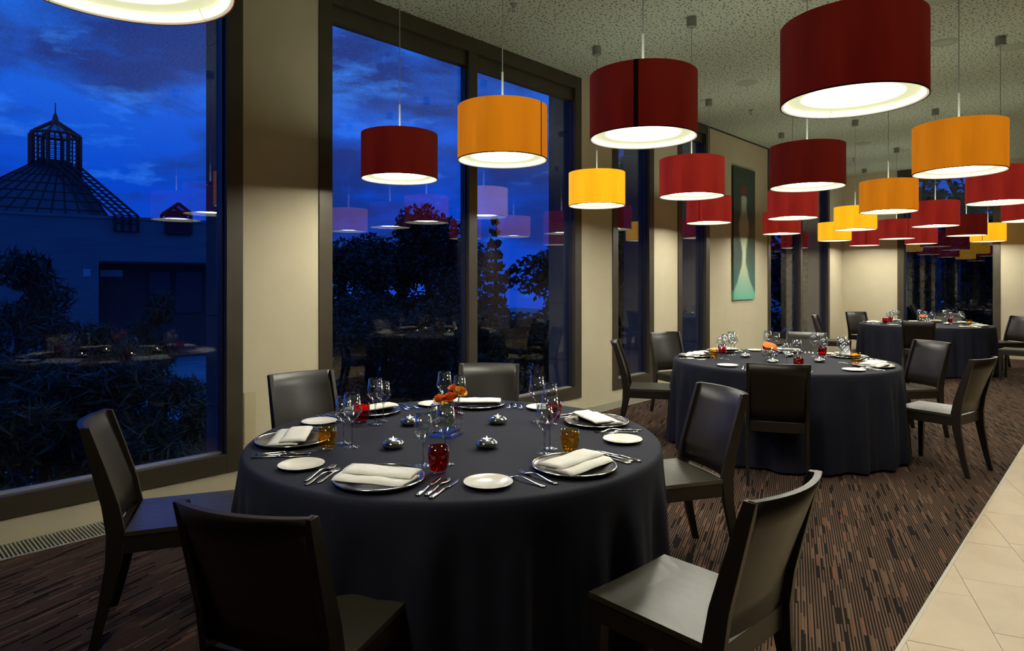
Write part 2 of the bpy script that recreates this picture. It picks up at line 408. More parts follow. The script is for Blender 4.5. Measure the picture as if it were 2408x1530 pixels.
# --- back wall with its window
wb = tag(struct('wall_back'), 'cream back wall with a dark framed window')
B0, B1 = 1.06, 2.78
G().box(-.12, B0, BY, BY+.12, -.02, CEIL).obj('pier', 'plaster', wb); G().box(B1, RX, BY, BY+.12, -.02, CEIL).obj('pier', 'plaster', wb)
G().box(B0, B1, BY, BY+.12, -.02, .135).obj('sill_panel', 'plaster', wb)
for a, b in ((EXT, B0+.09), (B1-.09, RX)): G().box(a, b, BY+.125, BY+.4, -4.4, CEIL+.4).obj('stone', 'stone_out', wb)
window(6, B0, B1, [], lambda l, d, z: (l, BY-d, z), 'dark window in the back wall behind the far table')
tag(G().box(0.0, .012, .02, BY, .0, .0).obj('x', 'trim') if False else G().box(.26, RX, BY-.012, BY, 0, .06).obj('baseboard_back', 'plaster'), kind='structure')
# thin yellowish rectangle on the wall
tag(G().box(.0, .006, 2.03, 2.115, .30, .665).obj('wall_rectangle', noisy('yellowish_rectangle', (.50, .43, .26), (.53, .46, .28), 3, .8), bevel=.002), 'narrow yellowish rectangle on the wall beside the large window', kind='structure')

# --- floor grille along the glazing
gr = thing('floor_grille', 'long metal heater grille set in the floor under the windows', 'grille')
G().box(0, .26, NY, BY, -.10, -.06).obj('duct', 'dark', gr)
G().box(.0, .016, NY, BY, -.06, .001).obj('rim', 'grille', gr); G().box(.245, .262, NY, BY, -.06, .001).obj('rim', 'grille', gr)
slm = G().box(.016, .245, -.0045, .0045, -.022, -.001).mesh('slat', 'grille')
y = .40
while y < 2.6:
    put('slat', slm, gr, (0, y, 0)); y += .0185
rest = G()
for a, b in ((-1.5, .385), (2.6, BY-.1)):
    y = a
    while y < b:
        rest.box(.016, .245, y-.0045, y+.0045, -.022, -.001); y += .0185
o = rest.obj('distant_slats', 'grille', gr); o['kind'] = 'stuff'

# --- ceiling fittings
sp = thing('sprinkler_head', 'small sprinkler head on the ceiling nearest the camera', 'sprinkler', (.80, 3.94, CEIL), 0, 'sprinkler heads')
G().lathe([(0, 0), (.028, 0), (.028, -.006), (.011, -.012), (.011, -.035), (0, -.035)], 14).obj('body', 'canopy', sp, True)
G().tube([(-.014, 0, -.03), (-.016, 0, -.05), (0, 0, -.064)], .003, 5).tube([(.014, 0, -.03), (.016, 0, -.05), (0, 0, -.064)], .003, 5).obj('yoke', 'canopy', sp)
G().lathe([(0, -.064), (.018, -.064), (.018, -.067), (0, -.067)], 10).obj('deflector', 'canopy', sp)
dup(sp, (.84, 8.55, CEIL), 0, 'small sprinkler head on the ceiling above the painting'); dup(sp, (.81, 13.2, CEIL), 0, 'small sprinkler head far back near the corner')
dets = [(1.30, 7.36, 'flat disc speaker on the ceiling between the second and third lamp rows'), (3.22, 7.42, 'flat disc speaker on the ceiling behind the largest dim red lamp'),
        (1.32, 11.89, 'small flat disc on the far ceiling above the red lamps'), (3.70, 8.03, 'flat disc on the ceiling above the orange lamp at the picture edge'), (1.64, 13.01, 'farthest flat disc on the ceiling near the back window')]
d0 = None
for x, y, lb in dets:
    if d0 is None:
        d0 = thing('ceiling_disc', lb, 'speaker', (x, y, CEIL), 0, 'flat ceiling discs')
        G().lathe([(0, -.007), (.10, -.007), (.120, -.005), (.125, 0)], 32).obj('cover', 'detector', d0, True)
        G().lathe([(.086, -.0068), (.094, -.0068), (.094, -.009), (.086, -.009)], 32, close=True).obj('ring', 'detector', d0, True)
    else: dup(d0, (x, y, CEIL), 0, lb)
bv = thing('air_diffuser', 'large round recessed air diffuser at the top edge of the ceiling', 'vent', (3.50, 6.1, CEIL))
G().lathe([(.10, -.03), (.22, -.012), (.30, -.004), (.32, 0)], 40).obj('cone', 'detector', bv, True)
G().lathe([(0, -.05), (.09, -.045), (.10, -.03), (.07, -.02)], 32).obj('core', 'canopy', bv, True)

# ================================================================== OUTSIDE
GZ = -4.5
tag(G().box(-120, EXT, -70, 110, GZ-.2, GZ).obj('ground', 'ground'), 'pale gravel ground outside below the windows', kind='structure')
lawn = tag(G().box(EXT, 60, BY+.4, 110, GZ-.2, GZ).obj('terrain', 'ground'), kind='structure')

# museum building, local x to the right and y away as seen from the room
BA = math.radians(78.3); OX, OF, bc, bs = -31.59, 45.0, math.cos(math.radians(35)), math.sin(math.radians(35))
bl = thing('museum_building', 'dark museum building with stepped flat roof and pyramid skylight', 'building', (-49.36, 11.09, 0), BA)
def lx(px, y=0.):
    t = (px-1204)/1530; return (t*(OF+y*bc)-OX+y*bs)/(bc-t*bs)
def lz(py, px, y=0.): return 1.44+(663-py)/1530*(OF+lx(px, y)*bs+y*bc)
def bpart(name, mat, x0, x1, y0, y1, z0, z1, par=None): return G().box(x0, x1, y0, y1, z0, z1).obj(name, mat, par or bl)
ZR = lz(513, 330); XA, XB = -42., lx(700); ZP = lz(615, 330)
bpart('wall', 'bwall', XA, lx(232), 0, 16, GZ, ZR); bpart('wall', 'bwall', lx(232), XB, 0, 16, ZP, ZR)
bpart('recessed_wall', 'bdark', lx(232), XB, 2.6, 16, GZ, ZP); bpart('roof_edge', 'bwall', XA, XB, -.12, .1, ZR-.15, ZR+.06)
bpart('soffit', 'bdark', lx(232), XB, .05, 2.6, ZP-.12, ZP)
for a, b in ((352, 398), (414, 474)):
    w_ = bpart('window', 'bbar', lx(a, 2.5)-.15, lx(b, 2.5)+.15, 2.50, 2.62, lz(738, a, 2.5), lz(636, a, 2.5)); bpart('pane', 'bglass', lx(a, 2.5), lx(b, 2.5), 2.47, 2.51, lz(735, a, 2.5), lz(639, a, 2.5), w_)
bpart('panel', 'bsign', lx(236, 2.4), lx(288, 2.4), 2.4, 2.6, lz(650, 236, 2.4), lz(634, 236, 2.4)); bpart('panel', 'bsign', lx(195), lx(213), -.06, 0, lz(650, 195), lz(632, 195))
# pyramid skylight: glazed slopes with bars
cxm, cym = lx(130, 7.5), 7.5; hw = .9; ztp = lz(380, 130, 7.5)
def lerp(a, b, t): return tuple(a[i]+(b[i]-a[i])*t for i in range(3))
base = [(lx(-170, 1.), 1.0, ZR-.2), (lx(262, 1.), 1.0, ZR-.2), (lx(262, 1.)-.8, 14., ZR-.2), (lx(-170, 1.), 14., ZR-.2)]
top = [(cxm-hw, cym-hw, ztp), (cxm+hw, cym-hw, ztp), (cxm+hw, cym+hw, ztp), (cxm-hw, cym+hw, ztp)]
G().add(base+top, [(0, 1, 5, 4), (1, 2, 6, 5), (2, 3, 7, 6), (3, 0, 4, 7), (4, 5, 6, 7)]).obj('skylight_slope', 'bglass', bl)
gb = G()
for i in range(4):
    A, B_, A2, B2 = base[i], base[(i+1) % 4], top[i], top[(i+1) % 4]
    for q in range(12): gb.bar(lerp(A, B_, q/11), lerp(A2, B2, q/11), .09)
    for q in range(1, 7): gb.bar(lerp(A, A2, q/7), lerp(B_, B2, q/7), .07)
gb.obj('skylight_bars', 'bbar', bl)
# open glazed strip running down the right slope to an upright lattice box
ls = G(); rail = [((lx(128+20*j, 5.5), 5.5, lz(384+3*j, 128+20*j, 5.5)), (lx(270+18*j, -.35), -.35, lz(505+j, 270+18*j, -.35))) for j in range(4)]
for a, b in rail:
    ls.bar(a, b, .15); ls.bar(b, (b[0], b[1], ZR-1.1), .15)
for q in range(15): ls.bar(lerp(*rail[0], q/14), lerp(*rail[3], q/14), .06)
for z_ in (ZR-.45, ZR-1.05): ls.bar((rail[0][1][0], -.35, z_), (rail[3][1][0], -.35, z_), .09)
ls.obj('lattice_roof', 'bbar', bl)
# cupola
def bw(x, y): return (-49.36+x*math.cos(BA)-y*math.sin(BA), 11.09+x*math.sin(BA)+y*math.cos(BA), 0)
cu = thing('glass_cupola', 'octagonal lattice lantern cupola with pointed roof and finial', 'cupola', bw(cxm, cym), BA+.12)
R_ = (lx(188, 7.5)-lx(72, 7.5))/2/math.cos(PI/8)*.98; z0, z1, z2 = [lz(p, 130, 7.5) for p in (398, 318, 283)]
pts = [(R_*math.cos(PI/8+i*PI/4), R_*math.sin(PI/8+i*PI/4)) for i in range(8)]
for i in range(8):
    a, b = pts[i], pts[(i+1) % 8]
    G().bar((*a, z0-.9), (*a, z1), .20).obj('post', 'bbar', cu)
    f_ = G()
    for q in range(1, 3): f_.bar(lerp((*a, z0-.5), (*b, z0-.5), q/3), lerp((*a, z1), (*b, z1), q/3), .07)
    for q in range(0, 9): z_ = z0+(z1-z0)*q/8; f_.bar((*a, z_), (*b, z_), .14 if q in (0, 8) else .04)
    f_.obj('lattice', 'bbar', cu)
    G().bar((*a, z1), (0, 0, z2), .16).obj('rib', 'bbar', cu)
G().tube([(0, 0, z2-.2), (0, 0, z2+.35), (0, 0, z2+.6), (0, 0, lz(242, 130, 7.5))], [.26, .15, .05, .03], 8).obj('finial', 'bbar', cu)
G().add([(*p, z1) for p in pts]+[(0, 0, z2-.05)], [(i, (i+1) % 8, 8) for i in range(8)]).obj('roof', thin_glass('cupola_glass', (.55, .55, .6), 1.3), cu)
# dormer
dm = thing('roof_dormer', 'small gabled glass dormer on the flat museum roof', 'dormer', bw(lx(420, -.3), -.3), BA)
w_ = (lx(449, -.3)-lx(391, -.3))/2; za, zb2, zc = [lz(p, 420, -.3) for p in (549, 499, 478)]; g_ = G()
for y_ in (0, 2.6):
    for a, b in [((-w_, y_, za), (-w_, y_, zb2)), ((w_, y_, za), (w_, y_, zb2)), ((-w_, y_, zb2), (0, y_, zc)), ((0, y_, zc), (w_, y_, zb2)), ((-w_, y_, zb2), (w_, y_, zb2)), ((-w_, y_, za), (w_, y_, za))]: g_.bar(a, b, .17)
for p in [(-w_, zb2), (w_, zb2), (0, zc), (-w_, za), (w_, za)]: g_.bar((p[0], 0, p[1]), (p[0], 2.6, p[1]), .12)
g_.obj('bars', 'bbar', dm)
G().add([(-w_, .1, za), (w_, .1, za), (w_, .1, zb2), (0, .1, zc), (-w_, .1, zb2)], [(0, 1, 2, 3, 4)]).obj('glazing', thin_glass('dormer_glass', (.45, .25, .35), 1.3), dm)

# --- trees: real trunks, limbs and scattered leaves
def leaves(cl, n, size, seed, flat=.0):
    rng = np.random.default_rng(seed); cl = np.array(cl, float)
    vol = (cl[:, 3]*cl[:, 3]*cl[:, 4]); idx = rng.choice(len(cl), n, p=vol/vol.sum())
    d = rng.normal(size=(n, 3)); d /= np.linalg.norm(d, axis=1)[:, None]; rr = rng.random(n)**.45
    c = cl[idx, :3]+d*rr[:, None]*np.stack([cl[idx, 3], cl[idx, 3], cl[idx, 4]], 1)
    a = rng.normal(size=(n, 3)); a /= np.linalg.norm(a, axis=1)[:, None]; b = rng.normal(size=(n, 3)); b -= a*(a*b).sum(1)[:, None]; b /= np.linalg.norm(b, axis=1)[:, None]
    s = size*rng.uniform(.6, 1.3, n)[:, None]; w = .5 if not flat else flat
    v = np.stack([c-a*s, c+b*s*w, c+a*s, c-b*s*w], 1).reshape(-1, 3)
    f = np.arange(n*4).reshape(-1, 4)
    me = bpy.data.meshes.new('crown'); me.from_pydata(v.tolist(), [], f.tolist()); return me
def tree_kind(kind, h, seed):
    rng = random.Random(seed); cl = []; limbs = G(); limbs.tube([(0, 0, 0), (.05, 0, h*.4), (0, .08, h*.9)], [h*.03, h*.022, h*.006], 7)
    if kind == 'broad':
        for i in range(26):
            a = rng.uniform(0, 2*PI); z = rng.uniform(.18, .93)*h; r = h*.30*math.sin(PI*min(1, (z/h)*.85+.12))*rng.uniform(.3, 1)
            p = (r*math.cos(a), r*math.sin(a), z); cl.append((*p, h*rng.uniform(.07, .13), h*rng.uniform(.06, .10))); limbs.tube([(0, 0, z*.7), p], [h*.008, h*.003], 5)
        me = leaves(cl, 12000, h*.0115, seed); mat = 'leaf'
    elif kind == 'fir':
        for i in range(20):
            z = h*(.18+.80*i/19); r = h*.15*(1-(z/h))**.9+.12
            for q in range(6):
                a = q*PI/3+i*.7+rng.uniform(-.2, .2); cl.append((r*.7*math.cos(a), r*.7*math.sin(a), z-r*.2, r*.42+.05, h*.016)); limbs.tube([(0, 0, z), (r*math.cos(a), r*math.sin(a), z-r*.3)], h*.003, 4)
        me = leaves(cl, 12000, h*.012, seed); mat = 'needle'
    else:                                                            # pine: tufted branch ends
        for i in range(34):
            a = rng.uniform(0, 2*PI); z = h*rng.uniform(.25, .98); r = h*.27*(1.05-z/h)**.6*rng.uniform(.5, 1)
            p = (r*math.cos(a), r*math.sin(a), z); cl.append((*p, h*.055, h*.045)); limbs.tube([(0, 0, z-r*.5), p], [h*.006, h*.003], 5)
        me = leaves(cl, 11000, h*.020, seed, .12); mat = 'needle'
    me.materials.append(MT[mat]); return me, limbs.mesh('trunk', 'bark')
KM = {('broad', 1): tree_kind('broad', 10, 3), ('broad', 2): tree_kind('broad', 10, 8), ('fir', 1): tree_kind('fir', 10, 5), ('pine', 1): tree_kind('pine', 10, 11), ('pine', 2): tree_kind('pine', 10, 23)}
def tree(kind, x, y, top, label, group, wide=1.0, var=1, rot=0.0):
    h = top-GZ; me, tm = KM[(kind, var)]
    t_ = thing({'broad': 'broadleaf_tree', 'fir': 'fir_tree', 'pine': 'pine_tree'}[kind], label, 'tree', (x, y, GZ), rot, group); t_.scale = (h/10*wide, h/10*wide, h/10)
    put('trunk', tm, t_); put('crown', me, t_); return t_
GV = 'trees seen through the big front window'; GW = 'trees outside the museum window'
tree('broad', -14.82, 12.03, 3.0, 'bushy dark tree at the near edge of the middle tree line', GV, 1.2)
tree('broad', -15.78, 13.87, 3.2, 'second bushy tree along the middle tree line', GV, 1.2, 2, 1.)
tree('broad', -14.17, 14.02, 3.1, 'round dark tree left of the tallest tree of the line', GV, 1.1, 1, 2.)
tree('broad', -12.62, 14.10, 4.0, 'tallest tree of the tree line, below the faint lamp reflections', GV, 1.0, 2, 3.)
tree('broad', -13.49, 16.02, 3.3, 'dark tree just left of the window mullion', GV, 1.2, 1, 4.)
tree('fir', -9.61, 14.19, 3.5, 'slender pointed fir in the right half of the window', GV, .72)
tree('broad', -6.05, 13.0, 2.6, 'dark round tree right of the slender fir', GV, .62, 2, 5.)
tree('broad', -4.55, 12.6, 4.6, 'tall dark tree at the window jamb beside the yellow lamp', GV, .60, 1, .6)
tree('broad', -7.13, 8.28, 1.0, 'low shrubby tree under the tree line', GV, 1.3, 1, .4)
tree('broad', -5.37, 8.9, 1.1, 'low shrubby tree left of the mullion base', GV, 1.3, 2, 2.5)
tree('broad', -4.6, 10.1, .9, 'low shrubby tree below the slender fir', GV, 1.3, 1, 3.5)
tree('broad', -10.5, 10.2, 1.2, 'low tree near the wall pier of the tree line window', GV, 1.3, 2, 1.5)
tree('broad', -10.5, 20.5, 1.6, 'far tree filling the gap between fir and mullion', GV, 1.3, 1, 1.9)
tree('pine', -6.75, 1.85, 1.75, 'tall pine at the outermost edge before the museum wall', GW, 1.0)
tree('pine', -4.85, 2.45, 1.0, 'young pine top before the museum wall, beside the porch', GW, .75, 2)
tree('pine', -5.65, 3.25, 1.2, 'young pine top before the museum porch windows', GW, .65, 1, 2.2)
tree('pine', -3.38, 1.51, .62, 'near pine crown filling the lower window corner', GW, 1.25, 2, 1.)
tree('pine', -2.90, 2.2, .50, 'near pine crown behind the wooden chair back', GW, 1.2, 1, 3.)
tree('pine', -4.0, 3.1, .30, 'low pine crown with branches over the pale ground', GW, 1.0, 2, 4.)
tree('pine', -2.5, .75, .9, 'pine crown hiding the ground at the picture edge', GW, 1.2, 1, 5.)
tree('pine', -4.6, 1.3, .8, 'pine crown just behind the nearest pines', GW, 1.3, 2, 5.5)
for i, (x, y, tp, lb) in enumerate([(-3.6, 19.6, 1.6, 'low dark shrubby tree under the window past the painting'), (-5.0, 14.6, 4.6, 'dark tree outside the narrow window nearest the front table'), (-5.6, 18.5, 6.0, 'dark tree outside the narrow window before the painting'), (-6.2, 23.0, 7.0, 'dark tree outside the window past the painting'),
                                 (-1.6, 27.5, 8.0, 'dark tree outside at the corner of the back wall'), (.9, 26.0, 7.6, 'bushy tree outside behind the far table'), (2.3, 27.5, 7.6, 'bushy dark tree outside the back window beside the mullion'), (4.6, 26.0, 7.9, 'dark tree outside at the outer edge of the back window'), (-4.6, 26.5, 8.5, 'distant dark tree outside past the corner')]):
    tree('broad', x, y, tp, lb, 'trees outside the far windows', 1.15, 1+i % 2, i*1.1)

# ================================================================== TABLES
def rot2(x, y, a): return (x*math.cos(a)-y*math.sin(a), x*math.sin(a)+y*math.cos(a))
def cloth_mesh(R, seed, nf):
    rng = random.Random(seed); n = 288; ph = [rng.uniform(0, 2*PI) for _ in range(6)]
    rings = []; zs = [.75]*6+[.749, .742, .728, .70]+[.70-.675*i/14 for i in range(1, 15)]; zs[-1] = .022
    rr = [0.02, .25*R, .5*R, .75*R, .92*R, .985*R, R*1.0, R+.008, R+.013, R+.017]+[None]*14
    vs = []
    for i, z in enumerate(zs):
        for q in range(n):
            a = 2*PI*q/n
            if rr[i] is not None: r = rr[i]
            else:
                t = (.70-z)/.68
                fold = math.sin(nf*a+ph[0]+.9*math.sin(3*a+ph[1]))*.6+.3*math.sin((nf*2+1)*a+ph[2]+1.3*math.sin(2*a+ph[3]))+.25*math.sin(7*a+ph[4])
                fold = math.tanh(fold*1.3)
                r = R+.020+.028*t+.048*t**.5*fold*min(1, t*5)
            vs.append((r*math.cos(a), r*math.sin(a), z))
    g_ = G(); fs = [tuple(range(n))]
    for i in range(len(zs)-1):
        for q in range(n): q2 = (q+1) % n; fs.append((i*n+q, i*n+q2, (i+1)*n+q2, (i+1)*n+q))
    return g_.add(vs, fs)
TABLES = [('front', (2.303, 1.963), .890, 31, 19), ('middle', (2.275, 5.835), .915, 32, 20), ('far', (2.10, 12.4), .935, 33, 20)]
for nm, (x, y), R, sd, nf in TABLES:
    t_ = thing('round_table', nm+' round banquet table hidden beneath a navy cloth', 'table', (x, y, 0), 0, 'round dining tables')
    G().lathe([(0, .72), (R-.02, .72), (R-.01, .735), (R-.02, .747), (0, .747)], 64).obj('tabletop', 'wood', t_)
    for q in range(4):
        a = PI/4+q*PI/2+.2; G().tube([(.62*math.cos(a), .62*math.sin(a), .72), (.66*math.cos(a), .66*math.sin(a), 0)], .018, 10).obj('leg', 'canopy', t_)
    o = cloth_mesh(R, sd, nf).obj('tablecloth', 'cloth', smooth=True, loc=(x, y, 0))
    tag(o, {'front': 'dark navy floor-length cloth on the front table with foreground chairs', 'middle': 'dark navy floor-length cloth on the middle table', 'far': 'dark navy floor-length cloth on the far table by the back window'}[nm], 'tablecloth', 'navy tablecloths')
    o.data.polygons[0].use_smooth = False

# ================================================================== CHAIRS
def chair_proto():
    t_ = thing('dining_chair', '', 'chair', group='dark wooden dining chairs')
    # +y is the front of the chair; seat 0.42 x 0.43, top 0.455
    def sec(x0, x1, yc, z, w, lean=0): return [(x0, yc-w/2, z), (x1, yc-w/2, z), (x1, yc+w/2, z), (x0, yc+w/2, z)]
    SW = .21
    seat = G(); n = 8; vs = []
    for zt in (0, 1):
        for j in range(5):
            for i in range(n+1):
                x = -SW+2*SW*i/n; y = -.19+.405*j/4; u_ = x/SW
                z = .455-.010*(1-u_*u_)*(1 if .1 < j < 4 else .4) if zt else .437
                vs.append((x, y, z))
    fs = []; k = (n+1)*5
    for j in range(4):
        for i in range(n):
            a = j*(n+1)+i; fs.append((a, a+n+1, a+n+2, a+1)); fs.append((k+a, k+a+1, k+a+n+2, k+a+n+1))
    for i in range(n): fs.append((i, i+1, k+i+1, k+i)); a = 4*(n+1)+i; fs.append((a+1, a, k+a, k+a+1))
    for j in range(4): a = j*(n+1); fs.append((a+n+1, a, k+a, k+a+n+1)); a = j*(n+1)+n; fs.append((a, a+n+1, k+a+n+1, k+a))
    seat.add(vs, fs).obj('seat', 'wood_seat_lit', t_)
    G().box(-.205, .205, .188, .212, .368, .436).obj('apron', 'wood', t_, bevel=.002)
    for s in (-1, 1): G().box(min(s*.182, s*.206), max(s*.182, s*.206), -.19, .188, .368, .436).obj('apron', 'wood', t_, bevel=.002)
    G().box(-.185, .185, -.232, -.208, .372, .445).obj('rear_rail', 'wood', t_, bevel=.002)
    for s in (-1, 1):
        x0, x1 = (s*.209, s*.167); x0, x1 = min(x0, x1), max(x0, x1)
        tx0, tx1 = min(s*.206, s*.178), max(s*.206, s*.178)
        G().sweep([sec(tx0, tx1, .195, 0, .026), sec(x0, x1, .188, .368, .044), sec(x0, x1, .188, .4365, .044)]).obj('leg', 'wood', t_, bevel=.002)
        o0, o1 = min(s*.209, s*.186), max(s*.209, s*.186)
        G().sweep([sec(o0, o1, -.300, 0, .032), sec(o0, o1, -.262, .16, .042), sec(o0, o1, -.228, .34, .056), sec(o0, o1, -.220, .45, .066), sec(o0, o1, -.238, .56, .060),
                   sec(o0, o1, -.282, .72, .050), sec(o0, o1, -.326, .873, .036)]).obj('leg', 'wood', t_, bevel=.002)
    # curved back panel
    vs = []; n = 12; zs = [.462, .56, .68, .79, .874]; yc = [-.212, -.226, -.264, -.302, -.330]
    for side in (0, 1):
        for z, y0 in zip(zs, yc):
            for i in range(n+1):
                u_ = -1+2*i/n; sag = .042*(1-u_*u_)*(.55+.45*(z-.46)/.41)
                vs.append((u_*.205, y0-sag-(.020 if side else 0)+.008, z+(.0015 if z > .87 else 0)))
    fs = []; k = (n+1)*5
    for j in range(4):
        for i in range(n):
            a = j*(n+1)+i; fs.append((a, a+1, a+n+2, a+n+1)); fs.append((k+a, k+a+n+1, k+a+n+2, k+a+1))
    for i in range(n): fs.append((i, k+i, k+i+1, i+1)); a = 4*(n+1)+i; fs.append((a, a+1, k+a+1, k+a))
    for j in range(4): a = j*(n+1); fs.append((a, a+n+1, k+a+n+1, k+a)); a += n; fs.append((a+n+1, a, k+a, k+a+n+1))
    b_ = G().add(vs, fs).obj('backrest', 'wood', t_, bevel=0)
    for p in b_.data.polygons: p.use_smooth = abs(p.normal.z) < .7 and abs(p.normal.x) < .8
    return t_
CH = [
 (3.48, 1.87, 176, 'wooden chair in the front right with lamp-lit seat, beside the limestone floor'),
 (2.76, 3.02, -119, 'wooden chair between front and middle tables, its back shining blue'),
 (1.50, 2.92, -50, 'wooden chair behind the front table, under the window mullion'),
 (1.06, 2.03, -6, 'wooden chair against the cream pier behind the front table'),
 (1.52, 1.08, 64, 'wooden chair beside the museum window, its seat shining blue'),
 (2.75, 1.02, 115, 'near black wooden chair in the foreground with its back to the camera'),
 (2.60, 4.86, 115, 'wooden chair with its back to the camera at the middle table'),
 (3.41, 6.02, 167, 'wooden chair seen side-on at the middle table, on the limestone side'),
 (2.96, 7.03, -125, 'blue-shining wooden chair behind the middle table toward the far table'),
 (1.97, 7.28, -75, 'wooden chair behind the middle table below the window past the painting'),
 (1.0, 6.42, -22, 'wooden chair behind the middle table beside the narrow window'),
 (1.22, 5.40, 30, 'wooden chair seen side-on at the window side of the middle table'),
 (.92, 11.80, 8, 'wooden chair seen side-on at the window side of the far table'),
 (1.02, 13.3, -38, 'wooden chair in the room corner at the far table'),
 (2.27, 11.22, 98, 'wooden chair with its back to the camera at the far table'),
 (2.15, 13.78, -88, 'wooden chair just in front of the back window'),
 (3.02, 13.45, -132, 'blue-shining wooden chair at the far table near the back wall'),
 (3.36, 12.1, 176, 'wooden chair seat at the far table cut off by the picture edge')]
p0 = chair_proto()
for i, (x, y, a, lb) in enumerate(CH):
    rz = math.radians(a-90)
    if i == 0: p0.location = (x, y, 0); p0.rotation_euler = (0, 0, rz); p0['label'] = lb
    else: dup(p0, (x, y, 0), rz, lb)

# ================================================================== PENDANT LAMPS
SR, SH, ZB = .275, .325, 2.185
shade_g = G().lathe([(SR, 0), (SR, SH), (SR-.004, SH), (SR-.004, .004)], 72)
hem_g = G().lathe([(SR+.0012, .0), (SR+.0012, .005), (SR-.003, .005), (SR-.003, 0)], 72, close=True)
SMESH = {k: shade_g.mesh('shade', 'shade_'+k, True) for k in ('red', 'darkred', 'orange', 'yellow')}
HEM = {k: hem_g.mesh('hem', 'seam_'+('red' if 'red' in k else 'orange'), True) for k in SMESH}
SEAM = {k: G().box(SR-.002, SR+.002, -.0035, .0035, 0, SH).mesh('seam', 'seam_'+('red' if 'red' in k else 'orange')) for k in SMESH}
WIDE = G().box(SR-.004, SR+.0022, -.011, .011, 0, SH).mesh('seam', 'seam_red')
TOPD = G().lathe([(0, SH-.012), (SR-.005, SH-.012), (SR-.005, SH-.008), (0, SH-.008)], 48).mesh('uplight_disc', emit('shade_top', (.93, 1, .80), 2.9, (.5, .45, .38)).m)  # unseen glowing disc added to each shade to brighten ceiling and upper walls
LIPM = G().lathe([(SR-.004, .001), (SR-.014, .0045), (SR-.020, .011), (SR-.027, .021), (SR-.029, .029), (SR-.022, .031), (SR-.006, .006)], 72, close=True).mesh('lip', 'lip', True)
_lp = [(SR-.004, .0004), (SR-.014, .0039), (SR-.0205, .0104), (SR-.0275, .0207), (SR-.0295, .029)]
LSEAM = G().add([(r_, w_, z_) for r_, z_ in _lp for w_ in (-.0008, .0008)], [(2*i, 2*i+1, 2*i+3, 2*i+2) for i in range(4)]).mesh('lip_seam', 'seam_orange')
n_ = 48; dv = [(0, 0, .027)]; df = []
for k_, r_ in enumerate((.06, .12, .18, .2475)):
    for q in range(n_): a = 2*PI*q/n_; dv.append((r_*math.cos(a), r_*math.sin(a), .027))
for q in range(n_): df.append((0, 1+(q+1) % n_, 1+q))
for k_ in range(3):
    for q in range(n_): q2 = (q+1) % n_; df.append((1+k_*n_+q, 1+k_*n_+q2, 1+(k_+1)*n_+q2, 1+(k_+1)*n_+q))
DIFF = bpy.data.meshes.new('diffuser'); DIFF.from_pydata(dv, [], df); DIFF.materials.append(MT['diffuser'])
for p in DIFF.polygons:
    if p.normal.z > 0: p.flip()
CAB = G().tube([(0, 0, SH-.01), (0, 0, CEIL-ZB)], .0035, 6).mesh('cable', 'cable')
ROD = G().tube([(0, 0, SH-.01), (0, 0, SH+.22)], .006, 8).mesh('stem_sleeve', simple('pale_sleeve', (.75, .75, .68), .4))
CAN = G().lathe([(0, CEIL-ZB-.085), (.042, CEIL-ZB-.085), (.042, CEIL-ZB), (0, CEIL-ZB)], 20).mesh('ceiling_cap', 'canopy')
def lamp(x, y, colr, label, seam=None, wide=False, z=ZB):
    t_ = thing('pendant_lamp', label, 'lamp', (x, y, z), 0, 'drum pendant lamps hung in rows')
    s_ = put('shade', SMESH[colr], t_); put('hem', HEM[colr], s_)
    if seam is not None: put('seam', WIDE if wide else SEAM[colr], s_, rotz=seam)
    put('uplight_disc', TOPD, s_); lp = put('lip', LIPM, t_); put('diffuser', DIFF, t_)
    for q in range(4): put('lip_seam', LSEAM, lp, rotz=q*PI/2+.3+x+y)
    c_ = put('cable', CAB, t_); put('stem_sleeve', ROD, t_); put('ceiling_cap', CAN, t_); return t_
def toward(x, y, off):
    """angle of a seam on the side facing the room's viewer, off radians to the side"""
    return math.atan2(0-y, 4.495-x)+off
LP = [
 (2.67, .50, 'orange', 'lamp cut off by the top left picture corner, seen from below'),
 (.66, 2.88, 'darkred', 'dim red lamp nearest the window wall in the front row'), (1.71, 2.87, 'orange', 'orange lamp in the front row, between two dim red lamps'),
 (2.67, 2.93, 'darkred', 'dim red lamp with a broad dark seam facing the camera'), (3.67, 2.93, 'darkred', 'largest dim red lamp, with its glowing underside in full view'),
 (.72, 5.22, 'yellow', 'bright yellow lamp before the first narrow window'), (1.74, 5.21, 'red', 'red lamp left of the painting, larger of the two there'),
 (2.67, 5.33, 'darkred', 'dim red lamp hanging before the window past the painting'), (3.67, 5.32, 'orange', 'large orange lamp under the ceiling discs, second row'),
 (.66, 7.70, 'red', 'smaller red lamp with thin seam touching the painting'), (1.66, 7.80, 'red', 'red lamp directly below the second row dim red lamp'),
 (2.66, 7.79, 'orange', 'orange lamp between yellow lamps and red cluster'), (3.64, 7.62, 'red', 'large red lamp at the picture edge, under the big orange one'),
 (.62, 10.2, 'red', 'small red lamp lowest in the column past the painting'), (1.69, 10.12, 'yellow', 'yellow lamp behind the smaller orange lamp'),
 (2.65, 10.2, 'red', 'red lamp before the back window glass, third from picture edge'), (3.64, 10.1, 'red', 'small red lamp at the picture edge below the large red one'),
 (.67, 12.56, 'yellow', 'farthest yellow lamp, left of the other yellow lamp'), (1.63, 12.7, 'red', 'small red lamp with thin seam between orange lamp and back window'),
 (2.64, 12.6, 'darkred', 'small dim red lamp before the back window frame'), (.62, 14.6, 'red', 'farthest red lamp with thin seam before the back wall'),
 (1.60, 14.7, 'red', 'farthest red lamp just in front of the back window'), (2.66, 14.7, 'yellow', 'farthest orange yellow lamp at the back window frame')]
